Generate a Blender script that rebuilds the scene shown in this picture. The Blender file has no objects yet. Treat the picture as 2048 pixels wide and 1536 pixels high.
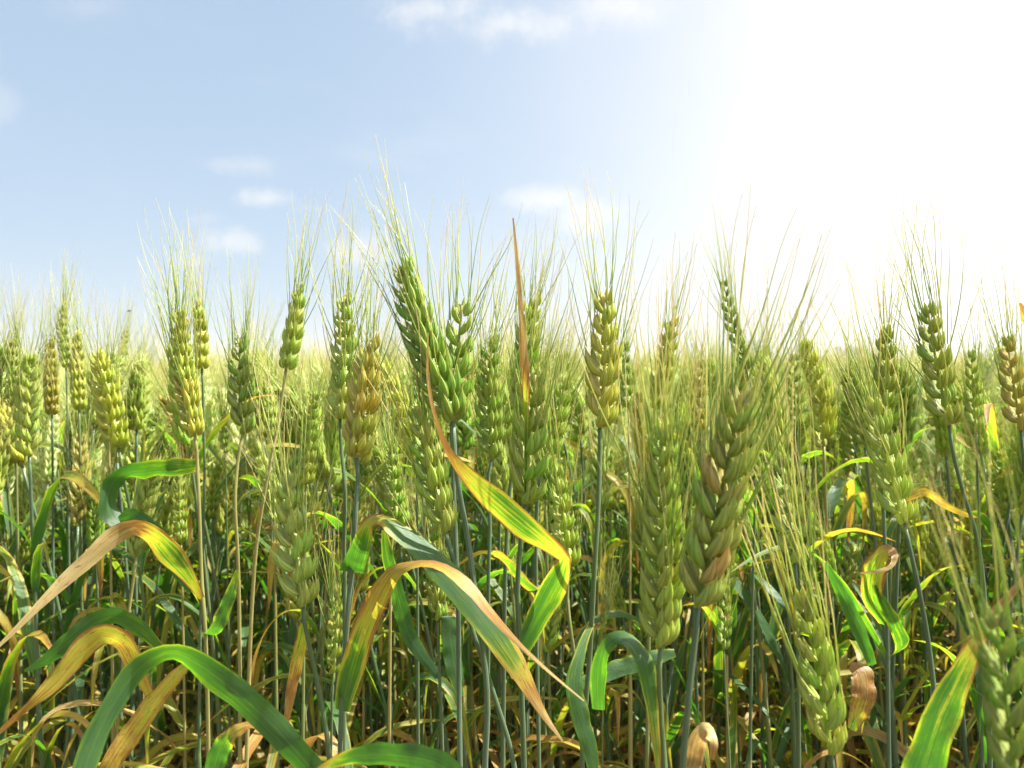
import bpy, math, random
import numpy as np
from mathutils import Vector, Matrix, Euler, Quaternion, noise as mnoise

random.seed(11); rng = np.random.default_rng(11)
S = bpy.context.scene
COL = S.collection
PI = math.pi
def R(d): return math.radians(d)

# ------------------------------------------------------------------ camera
CAM_H = 0.72; F = 1593.0; PITCH = R(0.9)          # F: focal length in pixels of a 2048 wide picture
cam = bpy.data.cameras.new('camera'); cam_o = bpy.data.objects.new('camera', cam); COL.objects.link(cam_o)
cam.sensor_width = 36; cam.lens = 36 * F / 2048; cam.clip_start = 0.02; cam.clip_end = 1500
cam_o.location = (0, 0, CAM_H); cam_o.rotation_euler = (PI/2 - PITCH, 0, 0)
cam.dof.use_dof = True; cam.dof.focus_distance = 0.47; cam.dof.aperture_fstop = 15
S.camera = cam_o

# ------------------------------------------------------------------ light
SUN_EL, SUN_AZ = R(55), R(80)                      # azimuth clockwise from the view direction (+Y)
sun_dir = Vector((math.sin(SUN_AZ)*math.cos(SUN_EL), math.cos(SUN_AZ)*math.cos(SUN_EL), math.sin(SUN_EL)))
sun = bpy.data.lights.new('sun', 'SUN'); sun.energy = 5.0; sun.angle = R(0.5); sun.color = (1.0, 0.97, 0.90)
sun_o = bpy.data.objects.new('sun', sun); COL.objects.link(sun_o)
sun_o.rotation_euler = sun_dir.to_track_quat('Z', 'Y').to_euler(); sun_o.location = sun_dir*50
S.view_settings.view_transform = 'Standard'; S.view_settings.look = 'None'
S.view_settings.exposure = 1.65; S.view_settings.gamma = 1.0

class NT:
    """small helper to write node trees"""
    def __init__(s, tree): s.t = tree; s.t.nodes.clear()
    def n(s, typ, **kw):
        nd = s.t.nodes.new(typ)
        ins = kw.pop('ins', {})
        for k, v in kw.items(): setattr(nd, k, v)
        for k, v in ins.items(): s.put(nd.inputs[k], v)
        return nd
    def put(s, sock, v):
        if isinstance(v, bpy.types.NodeSocket): s.t.links.new(v, sock)
        else: sock.default_value = v
    def m(s, op, a, b=0.0, c=None, clamp=False):
        nd = s.t.nodes.new('ShaderNodeMath'); nd.operation = op; nd.use_clamp = clamp
        s.put(nd.inputs[0], a); s.put(nd.inputs[1], b)
        if c is not None: s.put(nd.inputs[2], c)
        return nd.outputs[0]
    def mix(s, f, a, b, blend='MIX'):
        nd = s.t.nodes.new('ShaderNodeMix'); nd.data_type = 'RGBA'; nd.blend_type = blend; nd.clamp_factor = True
        s.put(nd.inputs[0], f); s.put(nd.inputs[6], a); s.put(nd.inputs[7], b)
        return nd.outputs[2]
    def smooth(s, v, lo, hi):
        nd = s.t.nodes.new('ShaderNodeMapRange'); nd.interpolation_type = 'SMOOTHSTEP'
        s.put(nd.inputs[0], v); nd.inputs[1].default_value = lo; nd.inputs[2].default_value = hi
        return nd.outputs[0]
    def noise(s, vec, scale, detail=3, rough=0.55):
        nd = s.t.nodes.new('ShaderNodeTexNoise'); nd.inputs['Scale'].default_value = scale
        nd.inputs['Detail'].default_value = detail; nd.inputs['Roughness'].default_value = rough
        s.put(nd.inputs['Vector'], vec); return nd.outputs[0]
    def ramp(s, v, stops):
        nd = s.t.nodes.new('ShaderNodeValToRGB'); s.put(nd.inputs[0], v)
        el = nd.color_ramp.elements
        while len(el) < len(stops): el.new(0.5)
        for e, (p, c) in zip(el, stops): e.position = p; e.color = (*c, 1)
        return nd.outputs[0]
    def attr(s, name): return s.n('ShaderNodeAttribute', attribute_name=name).outputs['Fac']

W = bpy.data.worlds.new('World'); S.world = W; W.use_nodes = True
def build_world():
    t = NT(W.node_tree)
    sky = t.n('ShaderNodeTexSky', sky_type='NISHITA', sun_disc=False, sun_elevation=SUN_EL, sun_rotation=SUN_AZ,
              air_density=1.0, dust_density=1.5, ozone_density=1.5, altitude=100)
    d = t.n('ShaderNodeTexCoord').outputs['Generated']
    sep = t.n('ShaderNodeSeparateXYZ', ins={0: d})
    x, y, z = sep.outputs
    dot = t.n('ShaderNodeVectorMath', operation='DOT_PRODUCT', ins={0: d, 1: tuple(sun_dir)}).outputs['Value']
    # pale summer haze: whiter towards the sun and towards the horizon
    zc = t.m('MAXIMUM', z, 0.0)
    horizon = t.m('POWER', 2.718, t.m('MULTIPLY', zc, -7.0))
    # broad veil of thin cloud in the sun's quarter of the sky
    flat = t.m('ADD', t.m('MULTIPLY', horizon, 0.06), t.m('DIVIDE', x, t.m('MAXIMUM', t.m('ADD', t.m('MULTIPLY', y, 0.9), 0.25), 0.1)))
    nz0 = t.noise(d, 2.2, 4)
    veil = t.smooth(t.m('ADD', flat, t.m('MULTIPLY', t.m('SUBTRACT', nz0, 0.5), t.m('ADD', 0.0, 0.16))), -0.25, 0.56)
    veil = t.m('POWER', veil, 1.25)
    near_sun = t.smooth(dot, 0.55, 1.0)
    # clouds: soft banks at fixed bearings, edges broken by noise
    yy = t.m('MAXIMUM', y, 0.05)
    bx, bz = t.m('DIVIDE', x, yy), t.m('DIVIDE', z, yy)
    warp = t.noise(d, 9.0, 6, 0.62)
    warp2 = t.noise(d, 24.0, 8, 0.66)
    wv = t.m('ADD', t.m('MULTIPLY', t.m('SUBTRACT', warp, 0.5), 1.7), t.m('MULTIPLY', t.m('SUBTRACT', warp2, 0.5), 2.0))
    total = None
    for (px, py, rx, ry, amp) in [(545, 396, 62, 22, .95), (458, 487, 75, 30, .95), (705, 505, 75, 32, .8), (490, 332, 105, 20, .5), (630, 418, 60, 12, .28),
                                  (1085, 400, 90, 26, .95), (1180, 428, 75, 32, .9), (1010, 55, 190, 42, .95), (880, 25, 110, 36, .9), (1230, 20, 140, 46, .8),
                                  (10, 215, 45, 50, .32), (185, 20, 130, 34, .25), (-10, 100, 20, 50, .3), (410, 438, 40, 14, .25), (400, 520, 80, 20, .3)]:
        cx, cz = (px-1024)/F, (768-28-py+3)/F
        u = t.m('DIVIDE', t.m('SUBTRACT', bx, cx), rx*1.25/F); v = t.m('DIVIDE', t.m('SUBTRACT', bz, cz), ry*1.35/F)
        r2 = t.m('ADD', t.m('MULTIPLY', u, u), t.m('MULTIPLY', v, v))
        m = t.m('MULTIPLY', t.smooth(t.m('ADD', t.m('SUBTRACT', 1.0, t.m('SQRT', r2)), wv), 0.0, 1.15), amp*0.85)
        total = m if total is None else t.m('MAXIMUM', total, m)
    front = t.smooth(y, 0.05, 0.3)
    cloud = t.m('MULTIPLY', total, front)
    # thin cirrus everywhere
    cir = t.m('MULTIPLY', t.smooth(t.noise(t.n('ShaderNodeMapping', ins={0: d, 3: (1.2, 1.2, 4.0)}).outputs[0], 2.6, 6, 0.6), 0.52, 0.8), 0.22)
    base = t.mix(1.0, sky.outputs[0], SKY_TINT, 'MULTIPLY')
    c = t.mix(0.72, base, SKY_BLUE)
    c = t.mix(t.m('MULTIPLY', horizon, 0.62), c, SKY_HAZE)
    c = t.mix(cir, c, SKY_CLOUD)
    c = t.mix(cloud, c, SKY_CLOUD)
    c = t.mix(t.m('MULTIPLY', veil, 0.97), c, SKY_VEIL)
    c = t.mix(near_sun, c, (11, 10.6, 10, 1))
    # below the horizon: dull ground colour
    c = t.mix(t.smooth(z, -0.02, -0.06), c, (1.2, 1.1, 0.6, 1))
    bg = t.n('ShaderNodeBackground', ins={'Color': c, 'Strength': 0.1})
    out = t.n('ShaderNodeOutputWorld'); t.t.links.new(bg.outputs[0], out.inputs[0])
SKY_TINT = (0.66, 0.66, 0.64, 1); SKY_BLUE = (1.52, 2.02, 2.62, 1); SKY_HAZE = (2.0, 2.28, 2.55, 1); SKY_CLOUD = (2.8, 2.9, 3.0, 1); SKY_VEIL = (3.85, 3.7, 3.6, 1)
build_world()

# ------------------------------------------------------------------ mesh helpers
_cp, _sp = math.cos(PITCH), math.sin(PITCH)
def at(px, py, d):
    """point seen at picture position (2048 x 1536) at distance d along the view axis"""
    x = (px-1024)/F*d; u = (768-py)/F*d
    return Vector((x, d*_cp + u*_sp, CAM_H - d*_sp + u*_cp))
def proj(p):
    v = Vector(p) - Vector((0, 0, CAM_H)); d = v.y*_cp - v.z*_sp; u = v.y*_sp + v.z*_cp
    if d < 0.02: return None
    return 1024 + v.x/d*F, 768 - u/d*F, d

class MB:
    """collects vertices, faces, and float attributes t, u, dry, rnd"""
    def __init__(s): s.v = []; s.f = []; s.a = []; s.mi = []; s.n = 0
    def add(s, V, Fc, A, mi=0):
        s.v.append(np.asarray(V, float)); s.f += [tuple(i+s.n for i in f) for f in Fc]; s.a.append(np.asarray(A, float))
        s.mi += [mi]*len(Fc); s.n += len(V)
    def merge(s, o, M=None, mi=None):
        V = np.concatenate(o.v)
        if M is not None:
            m = np.array(M); V = V @ m[:3, :3].T + m[:3, 3]
        s.f += [tuple(i+s.n for i in f) for f in o.f]; s.v.append(V); s.a += o.a
        s.mi += o.mi if mi is None else [mi]*len(o.f); s.n += len(V)
    def mesh(s, name, mats):
        me = bpy.data.meshes.new(name); V = np.concatenate(s.v); A = np.concatenate(s.a)
        me.from_pydata(V.tolist(), [], s.f)
        for i, k in enumerate(('t', 'u', 'dry', 'rnd')):
            at_ = me.attributes.new(k, 'FLOAT', 'POINT'); at_.data.foreach_set('value', np.ascontiguousarray(A[:, i], dtype=np.float32))
        me.polygons.foreach_set('use_smooth', np.ones(len(s.f), bool))
        for m in (mats if isinstance(mats, list) else [mats]): me.materials.append(m)
        if isinstance(mats, list): me.polygons.foreach_set('material_index', np.array(s.mi, dtype=np.int32))
        me.update(); return me

def link(name, me, parent=None, color=None):
    o = bpy.data.objects.new(name, me); COL.objects.link(o)
    if parent is not None: o.parent = parent
    if color is not None: o.color = (*color, 1)
    return o

def catmull(P, n):
    P = [np.array(p, float) for p in P]
    if len(P) == 2: return np.array([P[0]+(P[1]-P[0])*i/(n-1) for i in range(n)])
    Q = [2*P[0]-P[1]] + P + [2*P[-1]-P[-2]]
    # chord-length parameter
    seg = [np.linalg.norm(P[i+1]-P[i]) for i in range(len(P)-1)]; cum = np.concatenate([[0], np.cumsum(seg)])
    out = []
    for k in range(n):
        s = cum[-1]*k/(n-1); i = min(int(np.searchsorted(cum, s, side='right')-1), len(P)-2); t = (s-cum[i])/max(seg[i], 1e-9)
        a, b, c, d = Q[i], Q[i+1], Q[i+2], Q[i+3]
        # limit tangents by segment length
        m1 = (c-a)*seg[i]/max(np.linalg.norm(b-a)+np.linalg.norm(c-b), 1e-9); m2 = (d-b)*seg[i]/max(np.linalg.norm(c-b)+np.linalg.norm(d-c), 1e-9)
        h = t*t*t; q = t*t
        out.append((2*h-3*q+1)*b + (h-2*q+t)*m1 + (-2*h+3*q)*c + (h-q)*m2)
    return np.array(out)

def frames(C):
    """tangents and a parallel-transported normal along a curve"""
    T = np.gradient(C, axis=0); T /= np.linalg.norm(T, axis=1)[:, None]
    N = np.zeros_like(T); a = np.array([1., 0, 0]) if abs(T[0][0]) < .9 else np.array([0, 1., 0])
    N[0] = a - T[0]*a.dot(T[0]); N[0] /= np.linalg.norm(N[0])
    for i in range(1, len(C)):
        v = N[i-1] - T[i]*N[i-1].dot(T[i]); N[i] = v/np.linalg.norm(v)
    return T, N, np.cross(T, N)

def tube(mb, C, rad, sides=8, dry=0.0, rnd=0.5, t0=0.0, t1=1.0, cap=True, mi=0):
    C = np.asarray(C); T, N, B = frames(C); n = len(C); rad = np.broadcast_to(rad, (n,)); dry = np.broadcast_to(dry, (n,))
    V, A = [], []
    for i in range(n):
        for k in range(sides):
            a = 2*PI*k/sides; V.append(C[i] + (N[i]*math.cos(a)+B[i]*math.sin(a))*rad[i])
            A.append((t0+(t1-t0)*i/(n-1), k/sides, dry[i], rnd))
    Fc = [(i*sides+k, i*sides+(k+1) % sides, (i+1)*sides+(k+1) % sides, (i+1)*sides+k) for i in range(n-1) for k in range(sides)]
    if cap: Fc.append(tuple(range(sides))[::-1]); Fc.append(tuple((n-1)*sides+k for k in range(sides)))
    mb.add(V, Fc, A, mi)

def smoothstep(a, b, x):
    t = np.clip((x-a)/(b-a), 0, 1); return t*t*(3-2*t)

# ------------------------------------------------------------------ materials
MATS = {}
def finish(t, base, trans, tfac, rough, spec=0.4, bump=None, sheen=0.0, coat=0.0):
    p = t.n('ShaderNodeBsdfPrincipled', ins={'Base Color': base, 'Roughness': rough, 'Specular IOR Level': spec})
    if sheen: p.inputs['Sheen Weight'].default_value = sheen
    if coat: p.inputs['Coat Weight'].default_value = coat; p.inputs['Coat Roughness'].default_value = 0.25
    tr = t.n('ShaderNodeBsdfTranslucent', ins={'Color': trans})
    if bump is not None:
        t.put(p.inputs['Normal'], bump)
    mx = t.n('ShaderNodeMixShader', ins={0: tfac, 1: p.outputs[0], 2: tr.outputs[0]})
    out = t.n('ShaderNodeOutputMaterial'); t.t.links.new(mx.outputs[0], out.inputs[0])
def new_mat(name):
    m = bpy.data.materials.new(name); m.use_nodes = True; MATS[name] = m; return m, NT(m.node_tree)

def mat_ear():
    m, t = new_mat('wheat_husk')
    oi = t.n('ShaderNodeObjectInfo'); oc = oi.outputs['Color']
    tt, u, rnd, dry = t.attr('t'), t.attr('u'), t.attr('rnd'), t.attr('dry')
    co0 = t.n('ShaderNodeTexCoord').outputs['Object']
    co = t.n('ShaderNodeTexCoord').outputs['Object']
    # ribs running along each husk
    rib = t.m('SINE', t.m('ADD', t.m('MULTIPLY', u, 2*PI*8), t.m('MULTIPLY', t.noise(co0, 300, 2), 2.5)))
    ribf = t.m('MULTIPLY', t.m('ADD', t.m('MULTIPLY', rib, 0.5), 0.5), t.smooth(tt, 1.0, 0.55))
    n1 = t.noise(co, 90, 3); n2 = t.noise(co, 420, 3)
    v = t.m('ADD', t.m('MULTIPLY', t.m('SUBTRACT', rnd, 0.5), 0.42), t.m('MULTIPLY', t.m('SUBTRACT', oi.outputs['Random'], 0.5), 0.14))
    f = t.m('ADD', v, t.m('MULTIPLY', t.m('SUBTRACT', n1, 0.5), 0.8))
    green = t.mix(1.0, oc, (0.80, 0.98, 0.60, 1), 'MULTIPLY'); straw = t.mix(0.35, t.mix(1.0, oc, (1.25, 1.05, 0.95, 1), 'MULTIPLY'), (0.62, 0.50, 0.20, 1))
    c = t.mix(t.m('ADD', 0.35, f, clamp=True), green, straw)
    c = t.mix(t.m('MULTIPLY', ribf, 0.62), c, t.mix(1.0, c, (0.45, 0.68, 0.30, 1), 'MULTIPLY'))
    keel = t.smooth(t.m('ABSOLUTE', t.m('SUBTRACT', u, 0.5)), 0.06, 0.0)
    c = t.mix(t.m('MULTIPLY', keel, 0.45), c, (0.64, 0.64, 0.20, 1))
    rim = t.smooth(t.m('ABSOLUTE', t.m('SUBTRACT', u, 0.5)), 0.20, 0.29)
    c = t.mix(t.m('MULTIPLY', rim, 0.4), c, (0.70, 0.66, 0.26, 1))
    c = t.mix(t.m('MULTIPLY', t.smooth(tt, 0.72, 1.0), 0.7), c, (0.68, 0.58, 0.20, 1))           # papery tips
    c = t.mix(t.m('MULTIPLY', t.smooth(tt, 0.22, 0.0), 0.45), c, (0.52, 0.54, 0.16, 1))          # pale husk feet
    c = t.mix(t.m('MULTIPLY', t.smooth(n2, 0.66, 0.74), 0.25), c, (0.34, 0.20, 0.08, 1))         # flecks
    c = t.mix(dry, c, (0.58, 0.36, 0.14, 1))
    bmp = t.n('ShaderNodeBump', ins={'Strength': 0.6, 'Distance': 0.0004, 'Height': t.m('ADD', rib, t.m('MULTIPLY', n2, 0.8))})
    tr = t.mix(1.0, c, (1.3, 1.3, 0.5, 1), 'MULTIPLY')
    finish(t, c, tr, 0.38, 0.33, 0.6, bmp.outputs[0])
    return m
def mat_awn():
    m, t = new_mat('wheat_awn')
    oi = t.n('ShaderNodeObjectInfo'); tt, rnd = t.attr('t'), t.attr('rnd')
    w = t.m('ADD', tt, t.m('MULTIPLY', t.m('SUBTRACT', t.m('FRACT', t.m('ADD', rnd, oi.outputs['Random'])), 0.5), 0.75))
    c = t.ramp(w, [(0.0, (0.24, 0.38, 0.07)), (0.4, (0.50, 0.57, 0.14)), (0.75, (0.70, 0.68, 0.28)), (1.0, (0.72, 0.63, 0.40))])
    finish(t, c, t.mix(1.0, c, (1.15, 1.1, 0.7, 1), 'MULTIPLY'), 0.45, 0.3, 0.6)
    return m
def mat_stem():
    m, t = new_mat('wheat_stem')
    oi = t.n('ShaderNodeObjectInfo'); tt, u, dry, rnd = t.attr('t'), t.attr('u'), t.attr('dry'), t.attr('rnd')
    co = t.n('ShaderNodeTexCoord').outputs['Object']
    n1 = t.noise(t.n('ShaderNodeMapping', ins={0: co, 3: (1, 1, 0.12)}).outputs[0], 260, 3); n2 = t.noise(co, 22, 3)
    stripe = t.m('ADD', t.m('MULTIPLY', t.m('SINE', t.m('MULTIPLY', u, 2*PI*7)), 0.5), 0.5)
    c = t.mix(n2, (0.045, 0.10, 0.025, 1), (0.085, 0.145, 0.055, 1))
    own = t.m('FRACT', t.m('ADD', oi.outputs['Random'], t.m('MULTIPLY', rnd, 3.7)))
    c = t.mix(t.m('MULTIPLY', t.smooth(own, 0.45, 1.0), 0.75), c, (0.20, 0.26, 0.05, 1))
    c = t.mix(t.m('MULTIPLY', t.smooth(own, 0.45, 0.0), 0.6), c, (0.10, 0.16, 0.10, 1))
    c = t.mix(t.m('MULTIPLY', stripe, 0.35), c, (0.14, 0.20, 0.10, 1))
    d = t.m('ADD', dry, t.m('MULTIPLY', t.m('SUBTRACT', n1, 0.5), 0.5))
    c = t.mix(t.m('MULTIPLY', t.smooth(own, 0.80, 0.95), 0.7), c, (0.38, 0.30, 0.09, 1))
    c = t.mix(t.smooth(d, 0.25, 0.55), c, (0.36, 0.36, 0.09, 1))
    c = t.mix(t.smooth(d, 0.55, 0.95), c, (0.34, 0.19, 0.08, 1))
    bmp = t.n('ShaderNodeBump', ins={'Strength': 0.25, 'Distance': 0.0003, 'Height': t.m('ADD', stripe, n1)})
    finish(t, c, c, 0.12, 0.42, 0.4, bmp.outputs[0], sheen=0.15)
    return m
def mat_leaf():
    m, t = new_mat('wheat_leaf')
    oi = t.n('ShaderNodeObjectInfo'); tt, u, dry, rnd = t.attr('t'), t.attr('u'), t.attr('dry'), t.attr('rnd')
    off = t.m('MULTIPLY', t.m('ADD', oi.outputs['Random'], rnd), 37.0)
    vec = t.n('ShaderNodeCombineXYZ', ins={0: t.m('ADD', t.m('MULTIPLY', u, 1.4), off), 1: t.m('MULTIPLY', tt, 5.0), 2: off}).outputs[0]
    vecs = t.n('ShaderNodeCombineXYZ', ins={0: t.m('ADD', t.m('MULTIPLY', u, 16.0), off), 1: t.m('MULTIPLY', tt, 1.6), 2: off}).outputs[0]
    n1 = t.noise(vec, 1.6, 5, 0.65); n2 = t.noise(vecs, 1.0, 5, 0.7); n3 = t.noise(vec, 7.0, 4, 0.6)
    edge = t.smooth(t.m('ABSOLUTE', t.m('SUBTRACT', t.m('MULTIPLY', u, 2.0), 1.0)), 0.55, 1.0)
    d = t.m('ADD', dry, t.m('MULTIPLY', t.m('SUBTRACT', n1, 0.5), 0.5))
    d = t.m('ADD', d, t.m('MULTIPLY', t.m('SUBTRACT', n2, 0.5), 0.85))
    d = t.m('ADD', d, t.m('MULTIPLY', edge, t.m('ADD', 0.03, t.m('MULTIPLY', t.m('MULTIPLY', t.m('MINIMUM', dry, 0.35), t.smooth(dry, 0.6, 0.4)), 0.75))), clamp=True)
    vein = t.m('ADD', t.m('MULTIPLY', t.m('SINE', t.m('ADD', t.m('MULTIPLY', u, 2*PI*17), t.m('MULTIPLY', n2, 5.0))), 0.5), 0.5)
    mid = t.smooth(t.m('ABSOLUTE', t.m('SUBTRACT', u, 0.5)), 0.05, 0.0)
    c = t.ramp(d, [(0.0, (0.020, 0.062, 0.012)), (0.22, (0.042, 0.112, 0.014)), (0.34, (0.12, 0.20, 0.018)), (0.42, (0.36, 0.32, 0.05)), (0.60, (0.42, 0.28, 0.045)), (0.68, (0.25, 0.115, 0.03)), (0.84, (0.36, 0.235, 0.06)), (1.0, (0.53, 0.42, 0.19))])
    spot = t.m('MULTIPLY', t.smooth(n3, 0.61, 0.66), t.smooth(d, 0.12, 0.4))
    c = t.mix(t.m('MULTIPLY', spot, 0.75), c, (0.24, 0.095, 0.03, 1))
    c = t.mix(t.m('MULTIPLY', vein, 0.16), c, t.mix(1.0, c, (1.5, 1.4, 1.3, 1), 'MULTIPLY'))
    c = t.mix(t.m('MULTIPLY', mid, 0.16), c, t.mix(0.5, c, (0.30, 0.36, 0.12, 1)))
    n4 = t.noise(vec, 34.0, 3, 0.6)
    c = t.mix(t.m('MULTIPLY', t.smooth(n4, 0.62, 0.72), 0.45), c, t.mix(1.0, c, (1.7, 1.5, 1.2, 1), 'MULTIPLY'))
    c = t.mix(t.m('MULTIPLY', t.smooth(n4, 0.36, 0.30), 0.4), c, t.mix(1.0, c, (0.5, 0.45, 0.4, 1), 'MULTIPLY'))
    # waxy blue-grey bloom on the living part
    bloom = t.m('MULTIPLY', t.smooth(d, 0.35, 0.1), t.m('ADD', 0.12, t.m('MULTIPLY', n3, 0.3)))
    cf = t.mix(bloom, c, (0.12, 0.20, 0.12, 1))
    c = t.mix(t.m('MULTIPLY', t.m('SUBTRACT', n2, 0.42, clamp=True), 1.6), c, t.mix(1.0, c, (0.55, 0.6, 0.5, 1), 'MULTIPLY'))
    tr = t.mix(t.smooth(d, 0.3, 0.68), t.mix(1.0, c, (2.6, 3.2, 1.0, 1), 'MULTIPLY'), t.mix(1.0, c, (1.15, 1.0, 0.8, 1), 'MULTIPLY'))
    bmp = t.n('ShaderNodeBump', ins={'Strength': 0.3, 'Distance': 0.0005, 'Height': t.m('ADD', t.m('MULTIPLY', vein, 0.6), t.m('MULTIPLY', n3, 2.0))})
    finish(t, cf, tr, 0.42, 0.42, 0.45, bmp.outputs[0])
    return m
def mat_soil():
    m, t = new_mat('soil')
    co = t.n('ShaderNodeTexCoord').outputs['Object']
    n1 = t.noise(co, 6, 5); n2 = t.noise(co, 60, 4, 0.65); n3 = t.noise(co, 240, 3)
    c = t.mix(n1, (0.055, 0.034, 0.022, 1), (0.15, 0.095, 0.06, 1))
    c = t.mix(t.smooth(n2, 0.56, 0.7), c, (0.24, 0.16, 0.10, 1))
    bmp = t.n('ShaderNodeBump', ins={'Strength': 0.9, 'Distance': 0.01, 'Height': t.m('ADD', n2, t.m('MULTIPLY', n3, 0.4))})
    p = t.n('ShaderNodeBsdfPrincipled', ins={'Base Color': c, 'Roughness': 0.95, 'Normal': bmp.outputs[0]})
    out = t.n('ShaderNodeOutputMaterial'); t.t.links.new(p.outputs[0], out.inputs[0]); return m
def mat_plain(name, col, var=0.3, rough=0.7, scale=8, trans=0.0):
    m, t = new_mat(name); co = t.n('ShaderNodeTexCoord').outputs['Object']
    n1 = t.noise(co, scale, 4)
    c = t.mix(n1, tuple(k*(1-var) for k in col)+(1,), tuple(k*(1+var) for k in col)+(1,))
    finish(t, c, c, trans, rough, 0.3); return m
M_EAR, M_AWN, M_STEM, M_LEAF, M_SOIL = mat_ear(), mat_awn(), mat_stem(), mat_leaf(), mat_soil()

# ------------------------------------------------------------------ the ground
def build_ground():
    xs = np.concatenate([-np.geomspace(300, 4.2, 14), np.linspace(-4, 4, 101), np.geomspace(4.2, 300, 14)])
    ys = np.concatenate([-np.geomspace(60, 1.2, 8), np.linspace(-1, 7, 101), np.geomspace(7.2, 420, 18)])
    V = []
    for y in ys:
        for x in xs:
            z = 0.022*mnoise.noise((x*3.1, y*3.1, 0)) + 0.012*mnoise.noise((x*11, y*11, 3)) if abs(x) < 4.1 and -1.1 < y < 7.1 else 0.0
            V.append((x, y, z))
    nx = len(xs)
    Fc = [(j*nx+i, j*nx+i+1, (j+1)*nx+i+1, (j+1)*nx+i) for j in range(len(ys)-1) for i in range(nx-1)]
    me = bpy.data.meshes.new('ground'); me.from_pydata(V, [], Fc); me.polygons.foreach_set('use_smooth', np.ones(len(Fc), bool)); me.materials.append(M_SOIL)
    o = link('ground', me); o['kind'] = 'structure'
build_ground()

# ------------------------------------------------------------------ husks, spikelets, awns
PROF_V = np.array([0, .08, .22, .38, .54, .68, .80, .90, 1.0]); PROF_R = np.array([.40, .72, .96, 1.0, .86, .60, .33, .14, .02])
def husk(mb, L, Wd, Th, M, nl=11, na=10, rnd=0.5, dry=0.0, curl=0.10, mi=0):
    """one plump, keeled, pointed husk; axis +Z, outer face +Y"""
    V, A = [], []
    vs = np.linspace(0, 1, nl)**0.85; rs = np.interp(vs, PROF_V, PROF_R)
    for v, r in zip(vs, rs):
        for k in range(na):
            a = 2*PI*k/na - PI/2
            ca, sa = math.cos(a), math.sin(a)
            x = Wd/2*r*ca; y = Th/2*r*(sa*1.15 if sa > 0 else sa*0.55)
            if sa > 0.8: y += Th*0.14*r; x += Wd*0.06*r*math.sin(5*v)  # keel
            y += curl*L*math.sin(PI*v*0.9) + 0.035*L*v**5            # bulges outwards, the point flicks out
            V.append((x, y, v*L)); A.append((v, k/na, dry, rnd))
    Fc = [(i*na+k, i*na+(k+1) % na, (i+1)*na+(k+1) % na, (i+1)*na+k) for i in range(nl-1) for k in range(na)]
    Fc.append(tuple((nl-1)*na+k for k in range(na)))
    m = np.array(M); V = np.array(V) @ m[:3, :3].T + m[:3, 3]
    mb.add(V, Fc, A, mi)

def spikelet(rs, nl=11, na=10, small=1.0, dry=0.0, mi=0):
    """a fan of glumes and florets. axis +Z, outward +Y, fan along X. returns (MB, awn roots [(pos, dir)])"""
    mb = MB(); awns = []; mm = 0.001*small; q = lambda a: 1 + rs.uniform(-a, a)
    rnd = rs.random()
    def place(x, y, z, tilt, lean, roll=0.0):
        return Matrix.Translation((x*mm, y*mm, z*mm)) @ Matrix.Rotation(R(tilt), 4, 'Y') @ Matrix.Rotation(R(-lean), 4, 'X') @ Matrix.Rotation(R(roll), 4, 'Z')
    for s in (-1, 1):
        husk(mb, 12.0*q(.1)*mm, 4.1*q(.08)*mm, 3.8*mm, place(2.1*s, 0.3, 0, 19*s*q(.3), 2+rs.uniform(-3, 5), -36*s), nl, na, np.clip(rnd+rs.uniform(-.3, .3), 0, 1), dry, mi=mi)
    for s in (-1, 1):
        M = place(1.55*s, 1.1, 1.6, 13*s*q(.35), 6*q(.5), -20*s); L = 14.6*q(.1)*mm
        husk(mb, L, 4.3*q(.08)*mm, 4.2*mm, M, nl, na, np.clip(rnd+rs.uniform(-.25, .25), 0, 1), dry, mi=mi)
        awns.append((M @ Vector((0, 0.02*L, L*0.95)), (M.to_3x3() @ Vector((0, -0.05, 1))).normalized()))
    M = place(rs.uniform(-.3, .3), 1.5, 3.6, rs.uniform(-4, 4), 7*q(.4)); L = 12.6*q(.1)*mm
    husk(mb, L, 4.2*mm, 4.0*mm, M, nl, na, np.clip(rnd+rs.uniform(-.25, .25), 0, 1), dry, mi=mi)
    awns.append((M @ Vector((0, 0.02*L, L*0.95)), (M.to_3x3() @ Vector((0, -0.05, 1))).normalized()))
    return mb, awns

NSEG = 9
def awn_mb(bend, wave, r0=0.00030, L=1.0, sides=4, nseg=NSEG, rnd=0.5, ph=0.0):
    """unit awn along +Z bending to +X; radius kept in the units of a 1 m awn scaled by L later"""
    s = np.linspace(0, 1, nseg); C = np.stack([bend*s**2 + wave*np.sin(s*PI*1.7+ph)*s, wave*0.7*np.sin(s*PI*2.3+1+ph)*s, s*(1-0.4*bend*bend*s)], 1)*L
    mb = MB(); tube(mb, C, r0*(1-0.76*s), sides, 0, rnd, cap=False); return mb

SPK = []
for i in range(14):
    mb, aw = spikelet(random.Random(100+i)); SPK.append((mb.mesh('spikelet', M_EAR), aw))
AWN_L = 0.057
AWNS = [awn_mb(b, w, L=AWN_L, ph=i*1.3).mesh('awn', M_AWN) for i, (b, w) in enumerate([(.02, .012), (.08, .018), (.16, .01), (.22, .02), (-.05, .02), (.12, .03), (.05, .03), (.28, .012)])]

def basis(z, y):
    """rotation whose Z axis is z and Y axis is near y"""
    z = Vector(z).normalized(); y = Vector(y); y = (y - z*y.dot(z)).normalized(); x = y.cross(z)
    return Matrix((x, y, z)).transposed()

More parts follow.
